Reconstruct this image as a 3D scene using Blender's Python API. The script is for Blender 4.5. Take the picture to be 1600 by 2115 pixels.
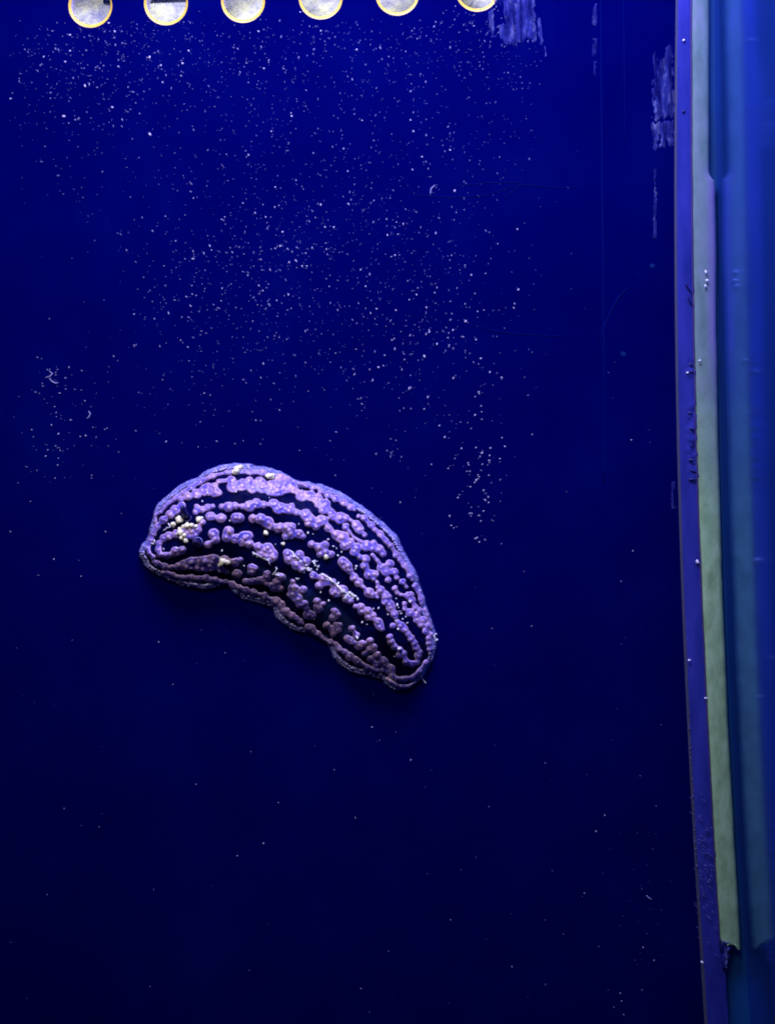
import bpy, math, random
import numpy as np
from mathutils import Vector, Matrix

for o in list(bpy.data.objects):
    bpy.data.objects.remove(o)
random.seed(7)
rng = np.random.default_rng(11)
S = bpy.context.scene
COL = S.collection
MM = 0.001

# ------------------------------------------------------------------ camera
DIST = 0.300                      # camera to panel, metres
ROLL = math.radians(2.0)
CR, SR = math.cos(ROLL), math.sin(ROLL)
cd = bpy.data.cameras.new('camera')
cd.sensor_fit = 'VERTICAL'
cd.angle_y = 2 * math.atan(0.10575 / DIST)
cd.clip_start = 0.005
cd.clip_end = 20
cam = bpy.data.objects.new('camera', cd)
COL.objects.link(cam)
cam.matrix_world = Matrix(((CR, SR, 0, 0), (0, 0, -1, -DIST), (-SR, CR, 0, 0), (0, 0, 0, 1)))
S.camera = cam

# ------------------------------------------------------------------ world and lamps
w = bpy.data.worlds.new('World')
S.world = w
w.use_nodes = True
bg = w.node_tree.nodes['Background']
bg.inputs['Color'].default_value = (0.10, 0.12, 1.0, 1)
bg.inputs['Strength'].default_value = 0.03

def area(name, loc, target, sx, sy, power, col, spread=180):
    d = bpy.data.lights.new(name, 'AREA')
    d.shape = 'RECTANGLE'
    d.size, d.size_y = sx, sy
    d.energy = power
    d.color = col
    d.spread = math.radians(spread)
    o = bpy.data.objects.new(name, d)
    COL.objects.link(o)
    o.location = loc
    v = Vector(target) - Vector(loc)
    o.rotation_euler = v.to_track_quat('-Z', 'Y').to_euler()
    return o
area('reef_lamp', (-0.004, -0.092, 0.205), (0.0, -0.01, 0.0), 0.12, 0.05, 1.36, (0.44, 0.40, 1.0))
area('front_fill', (-0.07, -0.24, 0.215), (-0.02, 0.0, 0.012), 0.10, 0.08, 0.066, (0.78, 0.69, 0.80), 46)  # unseen fill lamp added in front to lift the slug's shaded lower side
area('overflow_lamp', (-0.01, 0.012, 0.160), (-0.01, 0.028, 0.108), 0.20, 0.02, 0.17, (1.0, 0.97, 0.92))
S.view_settings.view_transform = 'Standard'
S.view_settings.look = 'None'
S.view_settings.exposure = 0
S.view_settings.gamma = 1

# ------------------------------------------------------------------ helpers
def W(px, py, h=0.0):
    """photo position -> point h mm in front of the panel"""
    k = (DIST - h * MM) / DIST
    u = (px - 800) * 1e-4 * k
    v = (1057.5 - py) * 1e-4 * k
    return Vector((u * CR + v * SR, -h * MM, -u * SR + v * CR))

def WN(px, py, h0):
    k = (DIST - h0 * MM) / DIST
    u = (px - 800) * 1e-4 * k
    v = (1057.5 - py) * 1e-4 * k
    return u * CR + v * SR, -u * SR + v * CR

def obj(name, verts, faces, mat, parent=None, smooth=True, attrs=None):
    me = bpy.data.meshes.new(name)
    me.from_pydata([tuple(v) for v in verts], [], [tuple(f) for f in faces])
    me.update()
    if smooth:
        me.polygons.foreach_set('use_smooth', [True] * len(me.polygons))
    if attrs:
        for k, a in attrs.items():
            at = me.attributes.new(k, 'FLOAT', 'POINT')
            at.data.foreach_set('value', np.asarray(a, dtype=np.float32))
    if mat:
        me.materials.append(mat)
    o = bpy.data.objects.new(name, me)
    COL.objects.link(o)
    if parent:
        o.parent = parent
    return o

def tag(o, label=None, cat=None, group=None, kind=None):
    if label: o['label'] = label
    if cat: o['category'] = cat
    if group: o['group'] = group
    if kind: o['kind'] = kind
    return o

def empty(name, loc=(0, 0, 0)):
    o = bpy.data.objects.new(name, None)
    o.empty_display_size = 0.01
    COL.objects.link(o)
    o.location = loc
    return o

def vnoise(x, y, scale, seed):
    r = np.random.default_rng(seed)
    N = 256
    g = r.random((N, N))
    u = np.asarray(x) / scale + 1000.5
    v = np.asarray(y) / scale + 1000.5
    iu, iv = np.floor(u).astype(int), np.floor(v).astype(int)
    fu, fv = u - iu, v - iv
    fu = fu * fu * (3 - 2 * fu)
    fv = fv * fv * (3 - 2 * fv)
    a = g[iu % N, iv % N]; b = g[(iu + 1) % N, iv % N]
    c = g[iu % N, (iv + 1) % N]; d = g[(iu + 1) % N, (iv + 1) % N]
    return (a * (1 - fu) + b * fu) * (1 - fv) + (c * (1 - fu) + d * fu) * fv - 0.5

def blur(f, n=1):
    for _ in range(n):
        p = np.pad(f, 1, mode='edge')
        f = (p[:-2, 1:-1] + 2 * p[1:-1, 1:-1] + p[2:, 1:-1]) / 4
        p = np.pad(f, 1, mode='edge')
        f = (p[1:-1, :-2] + 2 * p[1:-1, 1:-1] + p[1:-1, 2:]) / 4
    return f

def sdf_poly(X, Y, poly):
    """signed distance, positive inside"""
    P = np.array(poly, float)
    Q = np.roll(P, -1, axis=0)
    d = np.full(X.shape, 1e9)
    inside = np.zeros(X.shape, bool)
    for (ax, ay), (bx, by) in zip(P, Q):
        ex, ey = bx - ax, by - ay
        L = ex * ex + ey * ey + 1e-9
        t = np.clip(((X - ax) * ex + (Y - ay) * ey) / L, 0, 1)
        d = np.minimum(d, np.hypot(X - ax - t * ex, Y - ay - t * ey))
        if ay != by:
            c = ((ay > Y) != (by > Y)) & (X < (bx - ax) * (Y - ay) / (by - ay) + ax)
            inside ^= c
    return np.where(inside, d, -d)

def field_mesh(keep, X, Z, H, extra=None):
    """grid mesh of the kept vertices"""
    idx = -np.ones(keep.shape, int)
    idx[keep] = np.arange(keep.sum())
    q = keep[:-1, :-1] & keep[1:, :-1] & keep[:-1, 1:] & keep[1:, 1:]
    r, c = np.nonzero(q)
    faces = np.stack([idx[r, c], idx[r + 1, c], idx[r + 1, c + 1], idx[r, c + 1]], 1)
    verts = np.stack([X[keep], -H[keep] * MM, Z[keep]], 1)
    return verts.tolist(), faces.tolist()

def tube(pts, rads, n=8, cap=True):
    pts = [Vector(p) for p in pts]
    vs, fs = [], []
    for i, p in enumerate(pts):
        t = (pts[min(i + 1, len(pts) - 1)] - pts[max(i - 1, 0)])
        t = t.normalized() if t.length > 0 else Vector((0, 0, 1))
        a = t.cross(Vector((0.31, -0.9, 0.2))).normalized()
        b = t.cross(a).normalized()
        for k in range(n):
            th = 2 * math.pi * k / n
            vs.append(p + (a * math.cos(th) + b * math.sin(th)) * rads[i])
    for i in range(len(pts) - 1):
        for k in range(n):
            k2 = (k + 1) % n
            fs.append((i * n + k, i * n + k2, (i + 1) * n + k2, (i + 1) * n + k))
    if cap:
        m = len(vs)
        vs.append(pts[0]); vs.append(pts[-1])
        for k in range(n):
            k2 = (k + 1) % n
            fs.append((m, k2, k))
            fs.append((m + 1, (len(pts) - 1) * n + k, (len(pts) - 1) * n + k2))
    return vs, fs

def lumpy(r, seed, n=7, m=10, amp=0.25, sq=(1, 1, 1)):
    """small irregular closed grain, centred on the origin"""
    rr = random.Random(seed)
    vs, fs = [], []
    ph = [rr.uniform(0, 6.28) for _ in range(6)]
    def rad(a, b):
        return r * (1 + amp * (0.5 * math.sin(2 * a + ph[0]) * math.sin(b * 2 + ph[1]) + 0.4 * math.sin(3 * a + ph[2]) * math.sin(b + ph[3]) + 0.3 * math.cos(2 * b + ph[4])))
    vs.append((0, 0, rad(0, 0) * sq[2]))
    for i in range(1, n):
        b = math.pi * i / n
        for j in range(m):
            a = 2 * math.pi * j / m
            q = rad(a, b)
            vs.append((q * math.sin(b) * math.cos(a) * sq[0], q * math.sin(b) * math.sin(a) * sq[1], q * math.cos(b) * sq[2]))
    vs.append((0, 0, -rad(0, math.pi) * sq[2]))
    for j in range(m):
        fs.append((0, 1 + j, 1 + (j + 1) % m))
    for i in range(n - 2):
        for j in range(m):
            a = 1 + i * m + j; b = 1 + i * m + (j + 1) % m
            fs.append((a, a + m, b + m, b))
    last = len(vs) - 1
    for j in range(m):
        fs.append((last, last - m + (j + 1) % m, last - m + j))
    return vs, fs

# ------------------------------------------------------------------ materials
def mat(name, base, rough=0.5, spec=0.5, **kw):
    m = bpy.data.materials.new(name)
    m.use_nodes = True
    p = m.node_tree.nodes['Principled BSDF']
    p.inputs['Base Color'].default_value = (*base, 1)
    p.inputs['Roughness'].default_value = rough
    p.inputs['Specular IOR Level'].default_value = spec
    for k, v in kw.items():
        p.inputs[k.replace('_', ' ')].default_value = v
    return m

def nodes(m):
    return m.node_tree.nodes, m.node_tree.links, m.node_tree.nodes['Principled BSDF']

def noise_node(m, scale, detail=4, rough=0.6, stretch=None):
    N, L, P = nodes(m)
    tc = N.new('ShaderNodeTexCoord')
    t = N.new('ShaderNodeTexNoise')
    t.inputs['Scale'].default_value = scale
    t.inputs['Detail'].default_value = detail
    t.inputs['Roughness'].default_value = rough
    if stretch:
        mp = N.new('ShaderNodeMapping')
        mp.inputs['Scale'].default_value = stretch
        L.new(tc.outputs['Object'], mp.inputs['Vector'])
        L.new(mp.outputs['Vector'], t.inputs['Vector'])
    else:
        L.new(tc.outputs['Object'], t.inputs['Vector'])
    return t.outputs['Fac']

def ramp(m, fac, stops):
    N, L, P = nodes(m)
    r = N.new('ShaderNodeValToRGB')
    e = r.color_ramp.elements
    while len(e) < len(stops):
        e.new(0.5)
    for i, (p, c) in enumerate(stops):
        e[i].position = p
        e[i].color = (*c, 1)
    L.new(fac, r.inputs['Fac'])
    return r.outputs['Color']

def mix(m, fac, a, b):
    N, L, P = nodes(m)
    x = N.new('ShaderNodeMix')
    x.data_type = 'RGBA'
    if isinstance(fac, (int, float)): x.inputs[0].default_value = fac
    else: L.new(fac, x.inputs[0])
    for s, v in ((6, a), (7, b)):
        if isinstance(v, tuple): x.inputs[s].default_value = (*v, 1)
        else: L.new(v, x.inputs[s])
    return x.outputs[2]

def attr(m, name):
    N, L, P = nodes(m)
    a = N.new('ShaderNodeAttribute')
    a.attribute_name = name
    return a.outputs['Fac']

def bump(m, fac, strength, dist):
    N, L, P = nodes(m)
    b = N.new('ShaderNodeBump')
    b.inputs['Strength'].default_value = strength
    b.inputs['Distance'].default_value = dist
    L.new(fac, b.inputs['Height'])
    L.new(b.outputs['Normal'], P.inputs['Normal'])

def setcol(m, c):
    N, L, P = nodes(m)
    L.new(c, P.inputs['Base Color'])

# black acrylic; uneven algae film and blue water haze put into its colour
M_panel = mat('hazed_black_acrylic', (0.002, 0.003, 0.07), 0.55, 0.0)
f1 = noise_node(M_panel, 38, 6, 0.65)
setcol(M_panel, ramp(M_panel, f1, [(0.28, (0.00005, 0.0003, 0.044)), (0.52, (0.00005, 0.0006, 0.053)), (0.78, (0.0001, 0.0022, 0.064))]))
f2 = noise_node(M_panel, 900, 3, 0.5)
bump(M_panel, f2, 0.05, 0.0002)

M_strip = mat('violet_acrylic_edge', (0.055, 0.05, 0.33), 0.7, 0.1)
f = noise_node(M_strip, 220, 5, 0.6, (1, 1, 0.25))
setcol(M_strip, ramp(M_strip, f, [(0.28, (0.008, 0.015, 0.13)), (0.5, (0.017, 0.026, 0.18)), (0.72, (0.030, 0.036, 0.23))]))
bump(M_strip, noise_node(M_strip, 1500, 3, 0.6), 0.25, 0.0001)
M_stripside = mat('grey_strip_side', (0.10, 0.12, 0.16), 0.6)
M_gap = mat('teal_gap_shadow', (0.003, 0.05, 0.14), 0.6, 0.2)  # the gap's dark teal shadow is put into the floor colour
setcol(M_gap, ramp(M_gap, noise_node(M_gap, 160, 4, 0.6, (1, 1, 0.2)), [(0.3, (0.002, 0.045, 0.11)), (0.7, (0.003, 0.06, 0.17))]))
M_line = mat('violet_seam_line', (0.05, 0.02, 0.10), 0.6)
M_sil = mat('pale_silicone', (0.3, 0.5, 0.4), 0.7, 0.12)
a = attr(M_sil, 'algae')
c1 = ramp(M_sil, noise_node(M_sil, 420, 8, 0.72, (1, 1, 0.35)), [(0.34, (0.088, 0.165, 0.125)), (0.52, (0.12, 0.20, 0.165)), (0.68, (0.155, 0.20, 0.21))])
c2 = ramp(M_sil, noise_node(M_sil, 420, 8, 0.72, (1, 1, 0.45)), [(0.34, (0.155, 0.28, 0.105)), (0.52, (0.22, 0.39, 0.16)), (0.68, (0.28, 0.45, 0.22))])
setcol(M_sil, mix(M_sil, attr(M_sil, 'violet'), mix(M_sil, a, c1, c2), (0.15, 0.13, 0.27)))
bump(M_sil, noise_node(M_sil, 700, 3, 0.5), 0.2, 0.0001)

M_glass = mat('dark_side_glass', (0.002, 0.02, 0.12), 0.13, 0.5)
setcol(M_glass, ramp(M_glass, noise_node(M_glass, 60, 5, 0.65, (1, 1, 0.25)), [(0.3, (0.03, 0.16, 0.52)), (0.7, (0.045, 0.20, 0.64))]))
nodes(M_glass)[2].inputs['Metallic'].default_value = 0.8
nodes(M_glass)[2].inputs['Specular Tint'].default_value = (0.55, 0.68, 1.0, 1)

M_rim = mat('yellow_glow_edge', (0.72, 0.50, 0.04), 0.4, 0.3)  # yellow glow of the translucent hole edge, put into its colour
M_inner = mat('pale_overflow_wall', (0.7, 0.72, 0.75), 0.6)
c1 = ramp(M_inner, noise_node(M_inner, 240, 6, 0.7, (1, 1, 0.8)), [(0.34, (0.26, 0.27, 0.66)), (0.48, (0.56, 0.58, 0.74)), (0.62, (0.84, 0.86, 0.68))])
setcol(M_inner, c1)
bump(M_inner, noise_node(M_inner, 240, 4, 0.6), 0.3, 0.0012)
M_bore = mat('pale_hole_wall', (0.62, 0.62, 0.78), 0.6)
M_pipe = mat('dark_blue_pipe', (0.015, 0.05, 0.34), 0.5)

M_res = mat('dried_silicone_residue', (0.14, 0.17, 0.24), 0.7, 0.05)
setcol(M_res, ramp(M_res, noise_node(M_res, 420, 5, 0.7, (1, 1, 0.3)), [(0.38, (0.0005, 0.002, 0.07)), (0.54, (0.020, 0.028, 0.15)), (0.66, (0.14, 0.17, 0.27))]))
nodes(M_res)[1].new(ramp(M_res, noise_node(M_res, 520, 5, 0.7, (1.6, 1, 0.22)), [(0.38, (0.22, 0.22, 0.22)), (0.54, (0.95, 0.95, 0.95))]), nodes(M_res)[2].inputs['Alpha'])

M_body = mat('wet_black_skin', (0.004, 0.004, 0.02), 0.3, 0.006)
e = attr(M_body, 'edge')
ce = ramp(M_body, noise_node(M_body, 900, 4, 0.6), [(0.3, (0.06, 0.075, 0.26)), (0.5, (0.15, 0.17, 0.40)), (0.7, (0.25, 0.27, 0.48))])
cb = ramp(M_body, noise_node(M_body, 260, 4, 0.6), [(0.3, (0.0006, 0.0006, 0.012)), (0.75, (0.0012, 0.003, 0.045))])
setcol(M_body, mix(M_body, e, mix(M_body, attr(M_body, 'flank'), cb, (0.009, 0.020, 0.085)), ce))
bump(M_body, noise_node(M_body, 1600, 3, 0.6), 0.15, 0.0001)

M_wart = mat('pink_lavender_wart', (0.6, 0.4, 0.5), 0.36, 0.4)
t = attr(M_wart, 'tip')
rm = attr(M_wart, 'rim_light')  # pale rim lighting along wart edges, painted into the colour
cw = ramp(M_wart, noise_node(M_wart, 420, 5, 0.65), [(0.38, (0.06, 0.055, 0.36)), (0.49, (0.21, 0.15, 0.39)), (0.62, (0.38, 0.25, 0.40))])
bl = ramp(M_wart, noise_node(M_wart, 190, 3, 0.6), [(0.47, (0, 0, 0)), (0.60, (0.8, 0.8, 0.8))])
cw = mix(M_wart, bl, cw, (0.075, 0.065, 0.40))
setcol(M_wart, mix(M_wart, t, mix(M_wart, rm, cw, (0.57, 0.42, 0.49)), (0.74, 0.54, 0.54)))
P = nodes(M_wart)[2]
P.inputs['Subsurface Weight'].default_value = 0.5
P.inputs['Subsurface Radius'].default_value = (0.0010, 0.0006, 0.0012)
P.inputs['Subsurface Scale'].default_value = 0.6
bump(M_wart, noise_node(M_wart, 1800, 3, 0.6), 0.1, 0.0001)
M_fringe = mat('blue_grey_fringe', (0.3, 0.28, 0.42), 0.5, 0.35)
setcol(M_fringe, ramp(M_fringe, noise_node(M_fringe, 700, 4, 0.6), [(0.3, (0.22, 0.22, 0.44)), (0.7, (0.48, 0.43, 0.58))]))
M_horn = mat('navy_rhinophore', (0.006, 0.006, 0.06), 0.35)
M_sheath = mat('lavender_sheath', (0.22, 0.22, 0.5), 0.5)
M_grain = mat('cream_granule', (0.88, 0.90, 0.52), 0.6)
setcol(M_grain, ramp(M_grain, noise_node(M_grain, 600, 4, 0.6), [(0.3, (0.66, 0.69, 0.34)), (0.7, (0.84, 0.85, 0.50))]))
M_white = mat('white_fluff', (0.75, 0.78, 0.72), 0.7)
M_speck = mat('pale_detritus', (0.5, 0.5, 0.55), 0.7)
a = attr(M_speck, 'pale')
setcol(M_speck, mix(M_speck, a, (0.012, 0.022, 0.15), (0.46, 0.46, 0.55)))
M_scratch = mat('faint_scratch', (0.0012, 0.0055, 0.085), 0.6, 0.0)
M_film = mat('blue_algae_film', (0.002, 0.016, 0.085), 0.7, 0.02)
M_thread = mat('pale_thread', (0.20, 0.21, 0.36), 0.7)

# ------------------------------------------------------------------ overflow panel with its row of holes
HOLES = [(187, 12, 45), (343, 7, 45), (502, 2, 45), (662, -5, 45), (820, -13, 45), (985, -21, 45)]
centres = [(W(x, y), r * 1e-4) for x, y, r in HOLES]
panel = empty('overflow_panel', W(800, 1057))
panel.location = (0, 0, 0)
tag(panel, 'blue hazed black acrylic overflow panel the slug clings to, drilled with round holes along its top', 'aquarium panel')
PX0, PX1, PZ0, PZ1, TH = -0.26, 0.0700, -0.24, 0.26, 0.004
centres.sort(key=lambda c: c[0].x)
vs, fs = [], []
def quad(x0, x1, z0, z1):
    b = len(vs)
    vs.extend([(x0, 0, z0), (x1, 0, z0), (x1, 0, z1), (x0, 0, z1)])
    fs.append((b, b + 1, b + 2, b + 3))
SEG = 64
zlo = min(c[0].z for c in centres) - 0.0065
zhi = max(c[0].z for c in centres) + 0.0065
quad(PX0, PX1, PZ0, zlo)
quad(PX0, PX1, zhi, PZ1)
edges = [PX0] + [(centres[i][0].x + centres[i + 1][0].x) / 2 for i in range(len(centres) - 1)] + [PX1]
cells = []
for i, (c, r) in enumerate(centres):
    x0, x1 = c.x - 0.0072, c.x + 0.0072
    cells.append((x0, x1))
    b = len(vs)
    for k in range(SEG):
        th = 2 * math.pi * k / SEG
        dx, dz = math.cos(th), math.sin(th)
        vs.append((c.x + r * dx, 0, c.z + r * dz))
    for k in range(SEG):
        th = 2 * math.pi * k / SEG
        dx, dz = math.cos(th), math.sin(th)
        tx = ((x1 - c.x) / dx) if dx > 1e-6 else ((x0 - c.x) / dx if dx < -1e-6 else 1e9)
        tz = ((zhi - c.z) / dz) if dz > 1e-6 else ((zlo - c.z) / dz if dz < -1e-6 else 1e9)
        s = min(tx, tz)
        vs.append((c.x + s * dx, 0, c.z + s * dz))
    for k in range(SEG):
        k2 = (k + 1) % SEG
        fs.append((b + k, b + SEG + k, b + SEG + k2, b + k2))
    # the four corners the fan leaves out
    for (cx, cz) in ((x0, zlo), (x1, zlo), (x1, zhi), (x0, zhi)):
        for k in range(SEG):
            p, q = vs[b + SEG + k], vs[b + SEG + (k + 1) % SEG]
            if (abs(p[0] - cx) < 1e-9) != (abs(q[0] - cx) < 1e-9) and (abs(p[2] - cz) < 1e-9) != (abs(q[2] - cz) < 1e-9):
                m = len(vs); vs.append((cx, 0, cz)); fs.append((b + SEG + k, m, b + SEG + (k + 1) % SEG))
xs = [PX0] + [v for c in cells for v in c] + [PX1]
for i in range(0, len(xs), 2):
    quad(xs[i], xs[i + 1], zlo, zhi)
obj('face_sheet', vs, fs, M_panel, panel, smooth=False)
# back and outer edges of the panel
vs, fs = [], []
for x, z in ((PX0, PZ0), (PX1, PZ0), (PX1, PZ1), (PX0, PZ1)):
    vs.append((x, 0, z)); vs.append((x, TH, z))
for k in range(4):
    a_, b_ = 2 * k, 2 * ((k + 1) % 4)
    fs.append((a_, b_, b_ + 1, a_ + 1))
obj('panel_edge', vs, fs, M_panel, panel, smooth=False)
for i, (c, r) in enumerate(centres):
  for nm_, mt_, prof in (('hole_rim', M_rim, [(r, 0.0), (r - 0.00018, 0.00006), (r - 0.00040, 0.00035), (r - 0.00046, 0.0007)]),
                         ('hole_wall', M_bore, [(r - 0.00046, 0.0007), (r - 0.00046, TH), (r + 0.002, TH)])):
    vs, fs = [], []
    for (q, y) in prof:
        for k in range(SEG):
            th = 2 * math.pi * k / SEG
            vs.append((c.x + q * math.cos(th), y, c.z + q * math.sin(th) + 0.75 * min(r - q, 0.00046) * (q < r)))
    for j in range(len(prof) - 1):
        for k in range(SEG):
            k2 = (k + 1) % SEG
            fs.append((j * SEG + k, (j + 1) * SEG + k, (j + 1) * SEG + k2, j * SEG + k2))
    obj(nm_, vs, fs, mt_, panel)

# faint scratches and the vertical crease on the panel
def scratch(name, pts, r, mtl, parent=panel, h=0.02):
    P_ = []
    for i in range(len(pts) - 1):
        for k in range(6):
            t_ = k / 6
            P_.append((pts[i][0] * (1 - t_) + pts[i + 1][0] * t_, pts[i][1] * (1 - t_) + pts[i + 1][1] * t_))
    P_.append(pts[-1])
    v, f = tube([W(x, y, h) for x, y in P_], [r * 1e-4 * (0.35 + 0.65 * math.sin(math.pi * (0.08 + 0.84 * i / (len(P_) - 1)))) for i in range(len(P_))], 6)
    return obj(name, v, f, mtl, parent)
scratch('crease', [(1239, -60), (1241, 200), (1243, 400), (1245, 560), (1246, 760), (1247, 1000)], 1.3, M_scratch)
scratch('crease', [(1286, -40), (1288, 120), (1290, 300)], 0.8, M_scratch)
scratch('scratch', [(1236, 704), (1248, 672), (1262, 640), (1276, 615), (1290, 600), (1298, 594)], 1.3, M_scratch)
scratch('scratch', [(972, 672), (990, 673), (1000, 678), (1018, 683), (1044, 687), (1100, 692), (1168, 694)], 1.0, M_scratch)
scratch('scratch', [(845, 396), (880, 404), (930, 408), (1000, 404), (1060, 384), (1100, 380)], 0.9, M_scratch)
scratch('scratch', [(930, 385), (1000, 378), (1060, 376), (1085, 382), (1150, 388), (1205, 384)], 0.9, M_scratch)
scratch('scratch', [(1040, 410), (1056, 396), (1075, 382)], 1.0, M_scratch)

# ------------------------------------------------------------------ inside the overflow box, seen through the holes
iw = []
gx, gz = np.meshgrid(np.linspace(-0.20, 0.20, 160), np.linspace(0.02, 0.2, 80))
hh = 0.030 + 0.003 * vnoise(gx, gz, 0.006, 3) + 0.0012 * vnoise(gx, gz, 0.0025, 4)
vs = np.stack([gx.ravel(), hh.ravel(), gz.ravel()], 1).tolist()
n1 = gx.shape[1]
fs = [(r * n1 + c, r * n1 + c + 1, (r + 1) * n1 + c + 1, (r + 1) * n1 + c) for r in range(gx.shape[0] - 1) for c in range(n1 - 1)]
o = obj('filter_sheet', vs, fs, M_inner)
tag(o, 'pale crumpled filter sheet glowing behind the row of holes', 'filter sheet')
k = W(343, -8); k2 = W(215, -3)
v, f = tube([(k.x * 1.06 - 0.0065, 0.018, W(343, 4).z * 1.06 + 0.0042), (k.x * 1.06 + 0.0065, 0.018, W(343, 4).z * 1.06 + 0.0042)], [0.0042, 0.0042], 20)
o = obj('drain_pipe', v, f, M_pipe)
tag(o, 'dark blue pipe crossing behind the second hole from the left', 'pipe')
v, f = tube([(W(223, 8).x * 1.06, 0.018, W(223, 8).z * 1.06), (W(223, 8).x * 1.06, 0.018, 0.14)], [0.0010, 0.0010], 16)
o = obj('airline_tube', v, f, M_pipe)
tag(o, 'thin dark blue tube hanging behind the leftmost hole', 'tube')

# ------------------------------------------------------------------ corner: strip, silicone bead, side glass
YS = [-260, 0, 400, 700, 1000, 1300, 1600, 1860, 2115, 2400]
def curve(vals):
    ys = np.array(YS[1:-1], float)
    v = np.array(vals, float)
    c = np.polyfit(ys, v, 4)
    lo = np.polyval(c, 0) ; slo = np.polyval(np.polyder(c), 0)
    hi = np.polyval(c, 2115); shi = np.polyval(np.polyder(c), 2115)
    return lambda y: np.where(y < 0, lo + slo * y, np.where(y > 2115, hi + shi * (y - 2115), np.polyval(c, np.clip(y, 0, 2115))))
c_edge = curve([1395, 1392, 1394, 1400, 1409.5, 1424, 1439, 1454])
c_pl = curve([1400, 1397, 1400, 1406, 1415, 1430, 1446, 1461])
c_sl = curve([1427, 1427, 1433, 1440, 1450, 1466, 1481, 1496])
c_mir = curve([1479.5, 1484, 1489, 1496.5, 1506, 1520.5, 1536, 1553])
ys = np.arange(-300, 2480, 6.0)
HS = 5.0

# strip: side face + front face, slightly uneven
strip = empty('corner_strip')
tag(strip, 'violet blue acrylic corner strip running down the right edge of the panel', 'corner strip')
vs, fs = [], []
nacross = 10
jag = 0.9 * vnoise(ys, 0 * ys, 28, 21) + 1.0 * vnoise(ys, 0 * ys, 9, 22)
for i, y in enumerate(ys):
    x0, x1 = float(c_pl(y)) + 0.6 * jag[i], float(c_sl(y)) + 8
    for j in range(nacross + 1):
        t_ = j / nacross
        px = x0 + (x1 - x0) * t_
        # wrinkles pressed into the right half
        amp = 0.0
        for (ya, yb, am) in ((735, 785, .7), (815, 1010, .8), (592, 640, .4), (1680, 1800, .35)):
            amp += am * max(0, 1 - abs((y - (ya + yb) / 2) / ((yb - ya) / 2)) ** 4)
        wr = amp * 1.2 * float(vnoise(np.array(px), np.array(y + 0.3 * px), 7, 31)) * min(1, max(0, (t_ - 0.25) * 2.5))
        dome = 0.12 * math.sin(math.pi * t_)
        q = W(px, y, HS)
        vs.append((q.x, -(HS + dome - 0.35 + wr) * MM, q.z))
for i in range(len(ys) - 1):
    for j in range(nacross):
        a_ = i * (nacross + 1) + j
        fs.append((a_, a_ + nacross + 1, a_ + nacross + 2, a_ + 1))
obj('front_face', vs, fs, M_strip, strip)
vs, fs = [], []
for i, y in enumerate(ys):
    q = W(float(c_pl(y)) + 0.6 * jag[i], y, HS); e_ = W(float(c_edge(y)), y, 0.2)
    ok = q
    vs.append((e_.x, 0.0005, e_.z)); vs.append((e_.x, -0.0002, e_.z)); vs.append((q.x, -(HS - 0.36) * MM, q.z))
for i in range(len(ys) - 1):
    for j in range(2):
        a_ = i * 3 + j
        fs.append((a_, a_ + 3, a_ + 4, a_ + 1))
obj('side_face', vs, fs, M_stripside, strip)
vs, fs = [], []
for i, y in enumerate(ys):
    a_ = W(float(c_sl(y)) + 6, y, HS); b_ = W(float(c_mir(y)), y, HS)
    vs.append((a_.x, -(HS - 0.6) * MM, a_.z)); vs.append((a_.x + 0.0005, -(HS - 2.2) * MM, a_.z)); vs.append((b_.x + 0.0015, -(HS - 2.2) * MM, b_.z))
for i in range(len(ys) - 1):
    for j in range(2):
        a_ = i * 3 + j
        fs.append((a_, a_ + 3, a_ + 4, a_ + 1))
obj('gap_floor', vs, fs, M_gap, strip, smooth=False)
# nicks in the strip
for pts in ([(1419, 612), (1424, 622), (1431, 634)], [(1414, 585), (1420, 594), (1427, 604)], [(1408, 232), (1413, 227)],
            [(1421, 752), (1432, 752)], [(1420, 768), (1433, 769)], [(1419, 852), (1432, 856)], [(1422, 884), (1434, 888)], [(1424, 918), (1435, 925)], [(1422, 950), (1437, 950)], [(1425, 970), (1437, 976)], [(1421, 990), (1438, 990)]):
    scratch('nick', pts, 1.7, M_horn, strip, HS - 0.02)

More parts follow.
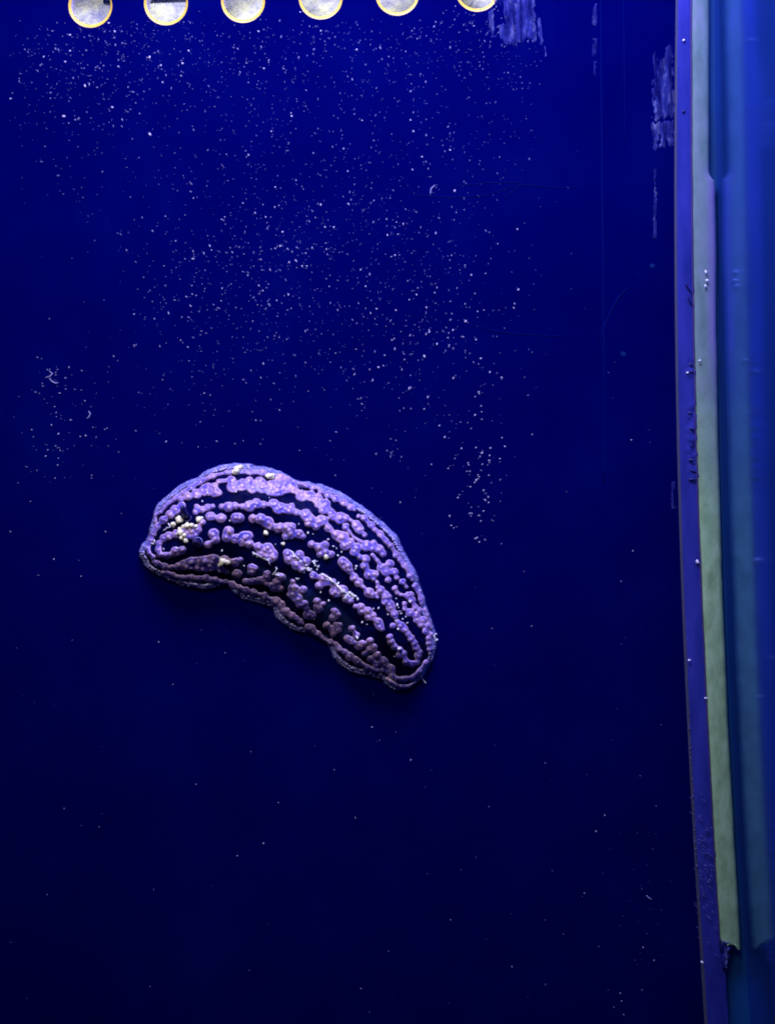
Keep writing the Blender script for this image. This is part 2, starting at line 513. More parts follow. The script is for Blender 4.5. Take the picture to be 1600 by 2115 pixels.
# silicone bead
ys2 = np.arange(-300, 1962, 4.0)
nb = 12
vs, fs, alg, vio = [], [], [], []
jl = 1.0 * vnoise(ys2, 0 * ys2, 60, 41) + 0.8 * vnoise(ys2, 0 * ys2, 12, 42)
jr = 2.2 * vnoise(ys2, 0 * ys2, 90, 43) + 1.0 * vnoise(ys2, 0 * ys2, 20, 44)
c_sr = curve([1467, 1477, 1481, 1486.5, 1495, 1510, 1525, 1538])
for i, y in enumerate(ys2):
    x0 = float(c_sl(y)) + jl[i]
    x1 = float(c_sr(y)) + jr[i]
    if y < 372: x1 = 1465.5 + 0.6 * jr[i] + max(0, (y - 352) / 20) ** 2 * 10
    if y > 1938: x1 -= 0
    for j in range(nb + 1):
        t_ = j / nb
        yy = y
        if i == len(ys2) - 1: yy = y - 22 * (1 - t_) + 5 * math.sin(t_ * 9)
        if i == len(ys2) - 2: yy = y - 14 * (1 - t_)
        prof = (1 - abs(2 * t_ - 1) ** 3.0) ** 0.8 if 0 < t_ < 1 else 0
        q = W(x0 + (x1 - x0) * t_, yy, HS)
        h = HS - 0.40 + (0 if t_ < 1 else -0.4) + 0.62 * prof + 0.12 * float(vnoise(np.array(x0 + 40 * t_), np.array(y), 30, 45))
        if t_ == 0: h = HS - 0.5
        vs.append((q.x, -h * MM, q.z))
        al = 1 / (1 + math.exp(-(y - 900 - 110 * (t_ - 0.4) + 160 * float(vnoise(np.array(40 * t_), np.array(y), 60, 46))) / 75))
        alg.append(al)
        vio.append(max(0, min(1, (t_ - 0.5) / 0.3)) * max(0, min(1, (y - 330) / 60)) * max(0, min(1, (860 - y) / 160)) * 0.8)
for i in range(len(ys2) - 1):
    for j in range(nb):
        a_ = i * (nb + 1) + j
        fs.append((a_, a_ + nb + 1, a_ + nb + 2, a_ + 1))
o = obj('silicone_bead', vs, fs, M_sil, attrs={'algae': alg, 'violet': vio})
tag(o, 'pale silicone bead between the violet strip and the side glass, greenish in its lower half', 'silicone bead')
# scuffed remnant of the bead below its end, and the violet line along its left edge
for k_, (xa, xb, ya, yb) in enumerate([(1486, 1502, 1945, 1998)]):
    pass
v, f = tube([W(float(c_sl(y)) + jl[i] - 0.6, y, HS + 0.02) for i, y in enumerate(ys2[::4]) for i in [min(i * 4, len(jl) - 1)]], [0.00011] * len(ys2[::4]), 6)
obj('seam_line', v, f, M_line, strip)

# residue meshes
def flake(name, polys, step, nscale, amp, thick, mtl, h0=0.0, seed=1, parent=None, bias=0.0):
    allp = np.array([p for q in polys for p in q], float)
    x0, y0 = allp.min(0) - 6; x1, y1 = allp.max(0) + 6
    X, Y = np.meshgrid(np.arange(x0, x1, step), np.arange(y0, y1, step))
    s = np.max([sdf_poly(X, Y, p) for p in polys], axis=0)
    s = np.minimum(s, 7) + bias
    s = s + amp * (vnoise(X * 3.6, Y * 0.45, nscale, seed) * 1.3 + 0.8 * vnoise(X * 1.5, Y, nscale * 0.45, seed + 1))
    s = blur(s, 1)
    H = h0 + thick * np.clip(s / 3.0, -0.6, 1) * (0.75 + 0.8 * vnoise(X, Y * 0.7, 5, seed + 2)) + 0.0
    H = np.where(s < 0, h0 + thick * s / 3.0 - 0.02, H + 0.02)
    keep = s > -1.6
    wx, wz = WN(X, Y, h0)
    v, f = field_mesh(keep, wx, wz, H)
    return obj(name, v, f, mtl, parent)
def zz(pts, ox, oy, s):
    return [(ox + x / s, oy + y / s) for x, y in pts]
Z2 = lambda p: zz(p, 700, 0, 3.2)
o = flake('dried_residue', [Z2([(1075, -160), (1290, -160), (1300, 130), (1312, 265), (1290, 292), (1250, 262), (1208, 268), (1178, 318), (1130, 292), (1085, 296), (1058, 240), (1050, 170), (1095, 150), (1075, 60)]),
                     Z2([(985, 80), (1010, 70), (1030, 160), (1032, 240), (1020, 280), (1003, 220)]),
                     Z2([(1306, 110), (1325, 130), (1345, 250), (1372, 310), (1380, 372), (1355, 390), (1340, 290), (1318, 210)]),
                     Z2([(1030, -20), (1070, -10), (1065, 30), (1035, 30)])], 1.0, 16, 7.0, 0.10, M_res, 0, 51, bias=-1.0)
tag(o, 'ragged blue grey flake of dried residue hanging right of the last hole', 'residue')
Z9 = lambda p: zz(p, 1330, 0, 5.926)
o = flake('dried_residue', [Z9([(110, 640), (165, 620), (175, 800), (225, 720), (255, 590), (300, 560), (350, 575), (350, 1430), (108, 1492), (105, 1060), (125, 930)])], 0.55, 14, 8.0, 0.08, M_res, 0, 61, bias=-0.6)
tag(o, 'long streaky residue patch on the panel beside the corner strip', 'residue')
o = flake('dried_residue', [Z9([(112, 1515), (348, 1478), (348, 1785), (308, 1775), (290, 1690), (240, 1800), (196, 1790), (205, 1640), (165, 1640), (140, 1840), (110, 1815)])], 0.55, 12, 6.0, 0.08, M_res, 0, 71, bias=0.6)
tag(o, 'short residue patch with three prongs just below the longer streaky patch', 'residue')
for pl, lb in (([(1227, 8), (1232, 8), (1232, 36), (1229, 52), (1224, 48)], 'narrow pale residue sliver at the top right, uppermost of three in a line'),
               ([(1226, 80), (1231, 82), (1230, 108), (1224, 117)], 'narrow pale residue sliver, middle of three in a line at the top right'),
               ([(1225, 126), (1229, 128), (1228, 155), (1224, 150)], 'narrow pale residue sliver, lowest of three in a line at the top right'),
               ([(1350, 350), (1353, 350), (1354, 492), (1350, 492)], 'thin broken vertical streak of residue below the three pronged patch'),
               ([(1386, 996), (1391, 996), (1392, 1050), (1387, 1050)], 'short crumbly residue streak touching the corner strip at slug height')):
    o = flake('residue_streak', [pl], 0.7, 8, 3.4, 0.12, M_res, 0, 81 + len(lb), bias=0.9)
    tag(o, lb, 'residue', 'residue streaks on the panel')
for (x, y, r, lb) in ((1346, 549, 5, 'dim round blue film spot left of the corner strip'), (1286, 731, 5, 'dim blue film spot left of the corner strip, below the curved scratch')):
    o = flake('film_spot', [[(x + r * 1.1 * math.cos(q), y + r * math.sin(q) * (1 + 0.15 * math.sin(2 * q))) for q in [i * 0.5236 for i in range(12)]]], 0.6, 8, 1.6, 0.06, M_film, 0, x)
    tag(o, lb, 'film spot')
o = flake('bead_remnant', [[(1484, 1940), (1507, 1944), (1510, 1958), (1504, 1975), (1499, 2000), (1492, 2004), (1488, 1975)]], 0.8, 9, 4.0, 0.5, M_res, HS - 0.3, 91)
tag(o, 'thin scuffed smear of silicone below the lower end of the bead', 'residue')

# side glass: bowed, perpendicular to the panel
glass_y = [0.0045, -0.002, -0.01, -0.03, -0.06, -0.11, -0.17]
vs, fs = [], []
ysg = np.arange(-500, 2700, 20.0)
for y in ysg:
    q = W(float(c_mir(y)), y, HS)
    for gy in glass_y:
        vs.append((q.x, gy, q.z))
    for gy in reversed(glass_y):
        vs.append((q.x + 0.006, gy, q.z))
m_ = 2 * len(glass_y)
for i in range(len(ysg) - 1):
    for j in range(m_):
        j2 = (j + 1) % m_
        fs.append((i * m_ + j, (i + 1) * m_ + j, (i + 1) * m_ + j2, i * m_ + j2))
o = obj('side_glass', vs, fs, M_glass)
tag(o, 'dark glossy side glass at the far right mirroring the silicone bead', 'aquarium glass')

# ------------------------------------------------------------------ the slug
def zA(p): return [(260 + q[0] / 4.706, 930 + q[1] / 4.706) + tuple(r / 4.706 for r in q[2:]) for q in p]
def zB(p): return [(560 + q[0] / 4.21, 930 + q[1] / 4.21) + tuple(r / 4.21 for r in q[2:]) for q in p]
def zC(p): return [(400 + q[0] / 5.333, 1150 + q[1] / 5.333) + tuple(r / 5.333 for r in q[2:]) for q in p]
def zD(p): return [(640 + q[0] / 5.333, 1180 + q[1] / 5.333) + tuple(r / 5.333 for r in q[2:]) for q in p]

OUT = (zA([(128, 985), (150, 910), (190, 880), (215, 830), (225, 770), (245, 710), (260, 650), (268, 600), (300, 540), (350, 480), (410, 430), (500, 355), (580, 305), (650, 280), (708, 262), (750, 215), (830, 175), (920, 145), (1020, 130), (1110, 122), (1200, 130), (1260, 150), (1340, 155), (1430, 175), (1520, 210)])
       + zB([(0, 155), (60, 175), (130, 205), (190, 245), (250, 268), (340, 280), (430, 295), (520, 325), (600, 360), (680, 410), (760, 465), (840, 520), (920, 585), (980, 630), (1040, 690), (1090, 740), (1120, 800), (1150, 870), (1190, 940), (1235, 1010), (1270, 1090), (1300, 1180), (1330, 1270)])
       + zD([(1283, 373), (1310, 450), (1340, 540), (1365, 620), (1385, 700), (1392, 780), (1387, 860), (1370, 940), (1340, 1010), (1300, 1080), (1265, 1145), (1230, 1190), (1170, 1240), (1100, 1290), (1020, 1315), (940, 1315), (870, 1290), (820, 1240), (790, 1185), (760, 1190), (700, 1175), (620, 1150), (520, 1135), (440, 1110), (370, 1060), (310, 1020), (260, 960), (235, 890), (210, 825)])
       + zC([(1420, 930), (1330, 880), (1255, 845), (1180, 838), (1110, 820), (1040, 790), (970, 740), (910, 680), (880, 620), (865, 560), (800, 540), (720, 515), (640, 495), (540, 468), (470, 425), (410, 368), (372, 318), (310, 308)])
       + zA([(920, 1318), (850, 1348), (760, 1355), (660, 1345), (560, 1330), (480, 1295), (400, 1265), (330, 1228), (250, 1190), (200, 1140), (165, 1080), (135, 1030)]))

CH = []
for c in [
    [(285, 690, 14), (285, 635, 13), (340, 600, 15), (380, 545, 15), (430, 505, 15), (480, 470, 20), (555, 410, 17), (640, 360, 22), (725, 305, 22), (845, 250, 22), (920, 230, 9), (985, 215, 22), (1090, 205, 26), (1210, 215, 22), (1330, 215, 25), (1400, 240, 15), (1500, 262, 30), (1590, 272, 18)],
    [(265, 1040, 20), (230, 1000, 18), (215, 945, 20), (245, 875, 22), (265, 815, 26), (305, 745, 28), (365, 680, 38), (430, 625, 42), (480, 580, 45), (545, 540, 32)],
    [(540, 480, 26), (610, 450, 38), (690, 425, 46), (780, 390, 58), (870, 410, 48), (905, 415, 25)],
    [(740, 385, 25), (800, 345, 25), (860, 350, 30)],
    [(905, 305, 22), (1030, 290, 40), (1040, 360, 55), (1130, 340, 60), (1200, 300, 40), (1230, 370, 52), (1300, 310, 50), (1330, 360, 62), (1420, 345, 55), (1500, 345, 75), (1590, 345, 72)],
    [(690, 550, 20), (680, 600, 25), (740, 577, 28), (800, 555, 28), (845, 545, 18)],
    [(935, 550, 28), (1000, 550, 48), (1060, 540, 35), (1095, 540, 12)],
    [(1135, 545, 28), (1200, 545, 52), (1270, 520, 48), (1340, 530, 33), (1390, 530, 22), (1430, 520, 45), (1500, 560, 52), (1590, 585, 40)],
    [(815, 645, 38), (840, 645, 38), (880, 652, 12), (920, 660, 42), (935, 662, 40)],
    [(1068, 660, 46), (1102, 658, 46)],
    [(1240, 665, 42), (1310, 670, 52), (1380, 705, 56), (1410, 740, 36), (1450, 742, 22), (1500, 752, 42), (1590, 790, 60)],
    [(480, 815, 42), (420, 835, 40), (370, 855, 35), (325, 905, 26), (318, 965, 27), (335, 1015, 27), (395, 1025, 33), (440, 1015, 28), (490, 985, 46), (550, 970, 38)],
    [(590, 800, 60), (650, 800, 62), (690, 770, 45), (740, 700, 28)],
    [(855, 815, 50), (870, 870, 38), (800, 915, 32)],
    [(1000, 790, 48), (985, 850, 46), (1080, 850, 34), (1150, 845, 58), (1190, 835, 46), (1200, 910, 42), (1130, 900, 36), (1060, 880, 28)],
    [(1290, 940, 42), (1380, 955, 56), (1430, 1010, 46), (1408, 1060, 32), (1310, 1000, 38)],
    [(440, 1135, 20), (510, 1130, 35), (570, 1115, 46), (640, 1100, 58), (720, 1105, 70), (800, 1100, 76), (850, 1090, 78)],
    [(930, 1160, 38), (980, 1185, 20)], [(920, 1075, 32), (960, 1065, 40), (1060, 1090, 44), (1115, 1065, 22)],
    [(1080, 1200, 40)], [(1215, 1140, 30), (1250, 1150, 28), (1225, 1185, 22)],
    [(1170, 1275, 25), (1240, 1272, 28), (1300, 1262, 28), (1370, 1230, 36), (1375, 1200, 26)], [(1310, 1270, 20), (1400, 1315, 26), (1500, 1348, 26)], [(1510, 1240, 36), (1465, 1275, 26)],
    [(265, 1040, 20), (275, 1085, 13), (310, 1100, 24), (375, 1130, 32), (412, 1142, 8)],
    [(355, 1190, 11), (400, 1195, 17), (460, 1210, 21), (500, 1230, 17), (555, 1240, 24)],
    [(600, 1235, 18), (640, 1240, 28), (710, 1245, 22), (780, 1240, 30), (830, 1255, 24), (875, 1260, 24), (925, 1275, 14), (970, 1280, 22), (1040, 1305, 30), (1100, 1330, 24), (1160, 1360, 30), (1240, 1380, 36), (1300, 1400, 18), (1350, 1420, 33), (1400, 1435, 13), (1460, 1470, 45)],
]: CH.append(zA(c))
for c in [
    [(0, 335, 62), (60, 340, 60), (120, 325, 48), (190, 335, 42), (270, 395, 52), (340, 400, 46), (400, 425, 46), (470, 465, 40), (540, 570, 40), (600, 590, 50), (645, 590, 32)],
    [(400, 480, 20), (450, 520, 36), (520, 540, 30)],
    [(90, 232, 26), (45, 237, 12)], [(195, 265, 24), (240, 285, 10), (310, 305, 19), (360, 325, 17), (415, 330, 7)],
    [(430, 360, 18), (490, 385, 27), (560, 420, 27), (630, 455, 27), (690, 495, 26), (722, 518, 10)],
    [(760, 575, 14), (810, 590, 27), (870, 650, 27), (900, 690, 17), (950, 730, 25), (1000, 790, 19), (1040, 830, 21), (1090, 910, 27), (1120, 950, 19), (1160, 1000, 24), (1210, 1090, 27), (1225, 1130, 10)],
    [(1250, 1180, 21), (1275, 1230, 14), (1300, 1290, 21), (1310, 1330, 16)],
    [(30, 470, 38), (60, 510, 42), (130, 510, 42), (175, 490, 28), (220, 540, 26), (300, 560, 46), (340, 605, 46), (430, 615, 46), (465, 605, 30), (500, 680, 32), (570, 740, 42), (620, 760, 54), (640, 830, 40), (685, 805, 36), (740, 850, 42), (722, 885, 36), (770, 930, 22), (820, 950, 38), (812, 1010, 36), (850, 1080, 42), (900, 1080, 34), (890, 1120, 17)],
    [(325, 640, 27), (390, 665, 28)],
    [(920, 1150, 13), (950, 1230, 33), (1000, 1280, 42), (1030, 1340, 38)],
    [(650, 670, 28), (680, 710, 9), (720, 760, 9), (780, 795, 14), (830, 830, 46), (878, 850, 28)], [(690, 610, 13), (740, 650, 37), (770, 690, 37), (812, 738, 16)],
    [(890, 800, 20), (940, 860, 38), (970, 900, 24)],
    [(880, 910, 10), (920, 960, 13), (960, 1020, 37), (1030, 990, 36), (1000, 1055, 42), (1070, 1060, 32), (1092, 1110, 18)], [(1015, 1130, 22)], [(1145, 1150, 30), (1175, 1190, 10)],
    [(0, 640, 18), (60, 680, 37), (130, 675, 43), (180, 665, 33), (175, 730, 42), (240, 730, 37), (275, 750, 22)], [(125, 748, 26)],
    [(350, 820, 30), (420, 845, 42), (470, 825, 33), (470, 885, 42), (520, 905, 32), (425, 905, 26)],
    [(620, 970, 40), (660, 1010, 45), (685, 1050, 27), (720, 1110, 36), (760, 1150, 38), (800, 1190, 14), (850, 1240, 42), (885, 1260, 27)],
    [(140, 900, 36), (160, 950, 46), (245, 910, 38), (300, 970, 42), (220, 1000, 40), (265, 1040, 22)],
    [(0, 885, 38), (20, 930, 36)],
    [(370, 1090, 34), (450, 1120, 44), (420, 1180, 34), (530, 1150, 36), (560, 1230, 50), (620, 1220, 44), (655, 1290, 36), (685, 1310, 26)],
    [(70, 1105, 36), (40, 1150, 30), (90, 1200, 16)], [(185, 1150, 20), (200, 1215, 48), (235, 1290, 36)], [(278, 1212, 30)],
]: CH.append(zB(c))
for c in [
    [(500, 390, 26), (560, 395, 42), (570, 445, 40), (640, 445, 50), (690, 490, 37), (650, 505, 42), (750, 560, 46), (770, 610, 42), (792, 640, 22)],
    [(880, 730, 36), (895, 780, 38), (930, 830, 38), (990, 860, 28), (985, 920, 34), (1030, 910, 33), (1060, 1000, 38), (1120, 1020, 38), (1180, 1000, 33), (1190, 930, 38), (1208, 890, 24), (1172, 850, 33), (1150, 790, 30), (1112, 740, 33), (1080, 690, 28), (1040, 640, 37), (1003, 600, 36), (970, 562, 20)],
    [(740, 180, 16), (780, 210, 42), (830, 260, 46), (870, 280, 28), (835, 330, 46), (890, 400, 52), (930, 470, 42), (942, 512, 18)], [(740, 290, 16)],
    [(910, 600, 26)],
    [(935, 190, 27), (960, 240, 18), (1000, 260, 18), (1080, 270, 38), (1110, 260, 33), (1120, 320, 38), (1160, 400, 33), (1200, 435, 38), (1170, 485, 43), (1100, 455, 42), (1045, 420, 18), (1040, 360, 20)],
    [(1180, 540, 38), (1240, 540, 38), (1225, 585, 38), (1290, 600, 22), (1280, 660, 36), (1335, 690, 18), (1310, 740, 28), (1310, 800, 28), (1320, 860, 26), (1322, 910, 13)],
    [(1275, 420, 19), (1295, 480, 18), (1320, 560, 16), (1340, 620, 13)],
    [(1280, 1010, 30), (1215, 1100, 28), (1130, 1170, 28), (1060, 1180, 23), (1020, 1190, 33), (950, 1180, 20), (900, 1140, 32), (880, 1090, 36), (800, 1090, 22)],
    [(845, 1185, 13), (880, 1215, 20), (950, 1250, 18), (1000, 1270, 20), (1075, 1270, 20), (1150, 1240, 13), (1215, 1200, 12)],
]: CH.append(zD(c))
for c in [
    [(80, 335, 32), (92, 400, 40)], [(150, 360, 16)], [(270, 450, 36), (252, 510, 32), (300, 480, 26)], [(190, 600, 33), (250, 645, 36), (310, 650, 26), (255, 690, 22)], [(290, 595, 26), (330, 590, 18)],
    [(410, 740, 28), (450, 765, 32), (540, 820, 40), (580, 800, 28)], [(465, 640, 32), (510, 705, 24)], [(600, 908, 24), (660, 860, 32), (700, 840, 33)], [(660, 770, 28)],
    [(670, 970, 33), (730, 1030, 28)], [(740, 930, 38), (810, 1000, 42), (880, 1080, 46)],
    [(20, 630, 33), (80, 690, 28), (130, 740, 18), (170, 760, 8)],
    [(230, 780, 30), (280, 800, 22), (310, 850, 33), (380, 890, 26), (440, 940, 36), (500, 970, 23), (530, 1000, 26), (580, 1020, 13), (630, 1060, 23), (690, 1080, 13), (740, 1095, 18)],
]: CH.append([(q[0], q[1], q[2] * 1.25) for q in zD(c)])
for c in [
    [(490, 190, 36), (445, 190, 18)], [(640, 120, 34), (680, 135, 20), (640, 165, 28)],
    [(570, 270, 20), (620, 275, 24), (700, 268, 22), (760, 262, 18), (800, 230, 36), (812, 195, 22)], [(800, 300, 17), (880, 350, 26), (960, 355, 22)], [(970, 230, 36), (925, 275, 28)],
    [(1090, 275, 22), (1090, 340, 36), (1085, 405, 36), (1050, 420, 16), (1110, 475, 18), (1170, 530, 32), (1220, 520, 34), (1240, 570, 22)], [(1200, 380, 27)],
    [(1260, 640, 42), (1310, 650, 32)], [(1360, 500, 29), (1375, 570, 40)], [(1430, 520, 16)],
    [(900, 490, 36), (960, 525, 36)], [(980, 595, 20), (1020, 605, 36), (1080, 650, 34), (1130, 680, 23), (1170, 715, 26), (1200, 735, 10)],
    [(1270, 785, 36), (1320, 810, 23), (1370, 850, 23), (1410, 885, 13), (1440, 915, 13)],
    [(790, 435, 34), (850, 462, 12), (890, 485, 34)],
]: CH.append([(q[0], q[1], q[2] * 1.22) for q in zC(c)])

ST = 1.4
gx = np.arange(278, 912, ST)
gy = np.arange(944, 1440, ST)
X, Y = np.meshgrid(gx, gy)
H0 = 4.0
# small frills on the outline
d = sdf_poly(X + 2.2 * vnoise(X, Y, 14, 101) + 1.5 * vnoise(X, Y, 6, 102), Y + 2.2 * vnoise(X, Y, 14, 103) + 1.5 * vnoise(X, Y, 6, 104), OUT)
dd = blur(np.clip(d, 0, 104), 14)
dd = np.where(d < 16, np.clip(d, 0, None), dd * np.clip((d - 16) / 20, 0, 1) + d * (1 - np.clip((d - 16) / 20, 0, 1)))
t_ = np.clip((dd - 8) / 96, 0, 1)
prof = np.sin(math.pi / 2 * t_) ** 1.1
lift = np.exp(-np.clip(d, 0, None) / 14)
HB = 1.25 * (1 - np.exp(-np.clip(d, 0, None) / 3.0)) + 5.3 * prof
HB += lift * np.clip(d / 4, 0, 1) * (0.5 * vnoise(X, Y, 26, 105) + 0.3 * vnoise(X, Y, 11, 106))
HB += 0.5 * vnoise(X, Y, 60, 107) * np.clip(d / 40, 0, 1) + 0.10 * vnoise(X, Y, 9, 108)
HB = np.where(d < 0, d * 0.35, HB + 0.05)

HS_ = blur(np.clip(HB, 0, None), 6)
k_ = (DIST - HS_ * MM) / DIST
u_, v_ = (X - 800) * 1e-4 * k_, (1057.5 - Y) * 1e-4 * k_
wx, wz = u_ * CR + v_ * SR, -u_ * SR + v_ * CR
# wart fields
sd = np.full(X.shape, -50.0)
nod = np.zeros(X.shape)
tipf = np.zeros(X.shape)
Xw = X + 1.5 * vnoise(X, Y, 11, 111) + 0.9 * vnoise(X, Y, 5, 112)
Yw = Y + 1.5 * vnoise(X, Y, 11, 113) + 0.9 * vnoise(X, Y, 5, 114)
def win(x0, x1, y0, y1):
    a0 = max(0, int((x0 - gx[0]) / ST)); a1 = min(len(gx), int((x1 - gx[0]) / ST) + 2)
    b0 = max(0, int((y0 - gy[0]) / ST)); b1 = min(len(gy), int((y1 - gy[0]) / ST) + 2)
    return slice(b0, b1), slice(a0, a1)
nr = random.Random(5)
def add_nod(x, y, r, k=1.0):
    w_ = win(x - r * 1.8, x + r * 1.8, y - r * 1.8, y + r * 1.8)
    q = np.hypot(X[w_] - x, (Y[w_] - y)) / r
    b = np.clip(1 - q * q, 0, 1)
    nod[w_] = np.maximum(nod[w_], k * r * 0.1 * 0.50 * b ** 1.2)
    tipf[w_] = np.maximum(tipf[w_], min(1.0, k * nr.uniform(0.55, 1.0)) * np.exp(-(q / 0.58) ** 2))
for ci, c in enumerate(CH):
    for i in range(len(c)):
        x0, y0, r0 = c[i]
        x1, y1, r1 = c[i + 1] if i + 1 < len(c) else c[i]
        R = max(r0, r1) + 12
        w_ = win(min(x0, x1) - R, max(x0, x1) + R, min(y0, y1) - R, max(y0, y1) + R)
        L = (x1 - x0) ** 2 + (y1 - y0) ** 2 + 1e-6
        t_ = np.clip(((Xw[w_] - x0) * (x1 - x0) + (Yw[w_] - y0) * (y1 - y0)) / L, 0, 1)
        if max(r0, r1) < 7: r0, r1 = r0 + 0.6, r1 + 0.6
        rr_ = (r0 + (r1 - r0) * t_) * (1 - (0.30 if max(r0, r1) < 7 else 0.50) * np.sin(math.pi * t_) * (1 if L > (0.7 * (r0 + r1)) ** 2 else 0))
        q = rr_ - np.hypot(Xw[w_] - x0 - t_ * (x1 - x0), Yw[w_] - y0 - t_ * (y1 - y0))
        sd[w_] = np.maximum(sd[w_], q)
        if r0 > 2.8:
            rn = min(6.4, max(2.6, 0.62 * r0)) * nr.uniform(0.7, 1.2)
            add_nod(x0 + nr.uniform(-.15, .15) * r0, y0 + nr.uniform(-.2, .1) * r0, rn)
            if r0 > 7.5:
                for _ in range(nr.choice((0, 1)) if r0 < 10 else nr.choice((1, 2))):
                    an = nr.uniform(0, 6.28)
                    add_nod(x0 + 0.62 * r0 * math.cos(an), y0 + 0.62 * r0 * math.sin(an), nr.uniform(2.8, 4.4))
for q in zA([(520, 1120, 26), (590, 1135, 24), (645, 1090, 30), (700, 1145, 26), (770, 1085, 34), (710, 1080, 22), (820, 1125, 22), (855, 1055, 22), (580, 1180, 15), (640, 1155, 18), (750, 1160, 18), (830, 1165, 16)]):
    add_nod(q[0], q[1], q[2] * 1.15, 1.25)
sd = blur(sd, 1) + 1.0
sd = np.minimum(sd, (d - 2.0))
tt = sd / 3.0
bumpf = np.where(tt > 0, 0.42 * np.clip(tt, 0, 1) * (2 - np.clip(tt, 0, 1)), 0.42 * 2 * tt)
HWt = HB + bumpf + np.where(sd > 0, nod * np.clip(sd / 1.5, 0, 1), 0) + np.where(sd > 0, 0.10 * vnoise(X, Y, 5, 120), 0)

slug = empty('sea_slug')
base = W(600, 1190)
tag(slug, 'curved black sea slug covered in rows of pink lavender warts, clinging to the panel', 'sea slug')
keep = d > -2.6
# the animal's own skin: black with a blue grey margin
edge = np.clip(1 - (d - 9.5 - 5 * vnoise(X, Y, 30, 131)) / 3.0, 0, 1)
edge = edge * np.clip(1.0 + 1.3 * vnoise(X, Y, 7, 130), 0.3, 1)
FL = [(250 + x / 2.319, 930 + y / 2.319) for x, y in [(470, 500), (580, 515), (700, 555), (800, 600), (900, 660), (1050, 740), (1150, 830), (1250, 930), (1310, 1020), (1230, 1030), (1100, 930), (985, 850), (900, 790), (800, 670), (680, 625), (590, 620), (470, 560)]]
flank = np.clip(sdf_poly(X + 10 * vnoise(X, Y, 22, 132), Y + 10 * vnoise(X, Y, 22, 133), FL) / 9, 0, 1) * np.clip(0.7 + 1.6 * vnoise(X, Y, 24, 134), 0, 1)
v, f = field_mesh(keep, wx, wz, HB)
obj('body', v, f, M_body, slug, attrs={'edge': edge[keep], 'flank': flank[keep]})
# each island of warts is a part seated in the skin
K = sd > -1.9
lab = np.where(K, np.arange(K.size).reshape(K.shape) + 1, 0)
while True:
    p = np.pad(lab, 1)
    m4 = np.maximum.reduce([p[1:-1, 1:-1], p[:-2, 1:-1], p[2:, 1:-1], p[1:-1, :-2], p[1:-1, 2:]])
    m4 = np.where(K, m4, 0)
    for _ in range(12):
        p = np.pad(m4, 1)
        m4 = np.where(K, np.maximum.reduce([p[1:-1, 1:-1], p[:-2, 1:-1], p[2:, 1:-1], p[1:-1, :-2], p[1:-1, 2:]]), 0)
    if (m4 == lab).all(): break
    lab = m4
for l in np.unique(lab):
    if l == 0: continue
    kk = lab == l
    if (kk & (sd > 0)).sum() < 6: continue
    v, f = field_mesh(kk, wx, wz, HWt)
    if not f: continue
    obj('wart', v, f, M_wart, slug, attrs={'tip': np.clip(tipf * 0.95, 0, 1)[kk], 'rim_light': (0.8 * np.clip(1 - sd / 3.2, 0, 1))[kk]})
# bead rows of the mantle margin
fsd = np.full(X.shape, -50.0)
P_ = np.array(OUT); Q_ = np.roll(P_, -1, 0)
seglen = np.hypot(*(Q_ - P_).T)
tot = seglen.sum(); cum = np.concatenate([[0], np.cumsum(seglen)])
def along(s):
    s %= tot
    i = int(np.searchsorted(cum, s, 'right') - 1)
    i = min(i, len(P_) - 1)
    t = (s - cum[i]) / max(seglen[i], 1e-6)
    p = P_[i] + (Q_[i] - P_[i]) * t
    e = (Q_[i] - P_[i]) / max(seglen[i], 1e-6)
    return p, np.array([-e[1], e[0]])
s = 0.0
while s < tot:
    for (ins, r) in ((9.2, nr.uniform(1.9, 3.4)), (3.4, nr.uniform(0.9, 1.9))):
        if nr.random() < 0.12: continue
        p, n_ = along(s + nr.uniform(-1, 1) + (2.5 if ins > 7 else 0))
        x, y = p + n_ * (ins + nr.uniform(-.8, .8))
        w_ = win(x - 6, x + 6, y - 6, y + 6)
        fsd[w_] = np.maximum(fsd[w_], r - np.hypot(X[w_] - x, Y[w_] - y))
    s += nr.uniform(4.6, 7.0)
fsd = np.where(sd > -1.5, -9, fsd)
fsd = np.minimum(fsd, d - 0.8)
kk = fsd > -1.3
HF = HB + np.where(fsd > 0, 0.45 * np.clip(fsd / 2, 0, 1) ** 0.6, fsd * 0.3)
v, f = field_mesh(kk, wx, wz, HF)
obj('mantle_fringe', v, f, M_fringe, slug)

def hgt(px, py):
    i = int(np.clip(round((px - gx[0]) / ST), 0, len(gx) - 1)); j = int(np.clip(round((py - gy[0]) / ST), 0, len(gy) - 1))
    return float(max(HWt[j, i] if sd[j, i] > 0 else HB[j, i], 0))
def on(px, py, lift_=0.0):
    i = int(np.clip(round((px - gx[0]) / ST), 0, len(gx) - 1)); j = int(np.clip(round((py - gy[0]) / ST), 0, len(gy) - 1))
    x, z = WN(px, py, float(HS_[j, i]))
    return Vector((float(x), -(hgt(px, py) + lift_) * MM, float(z)))

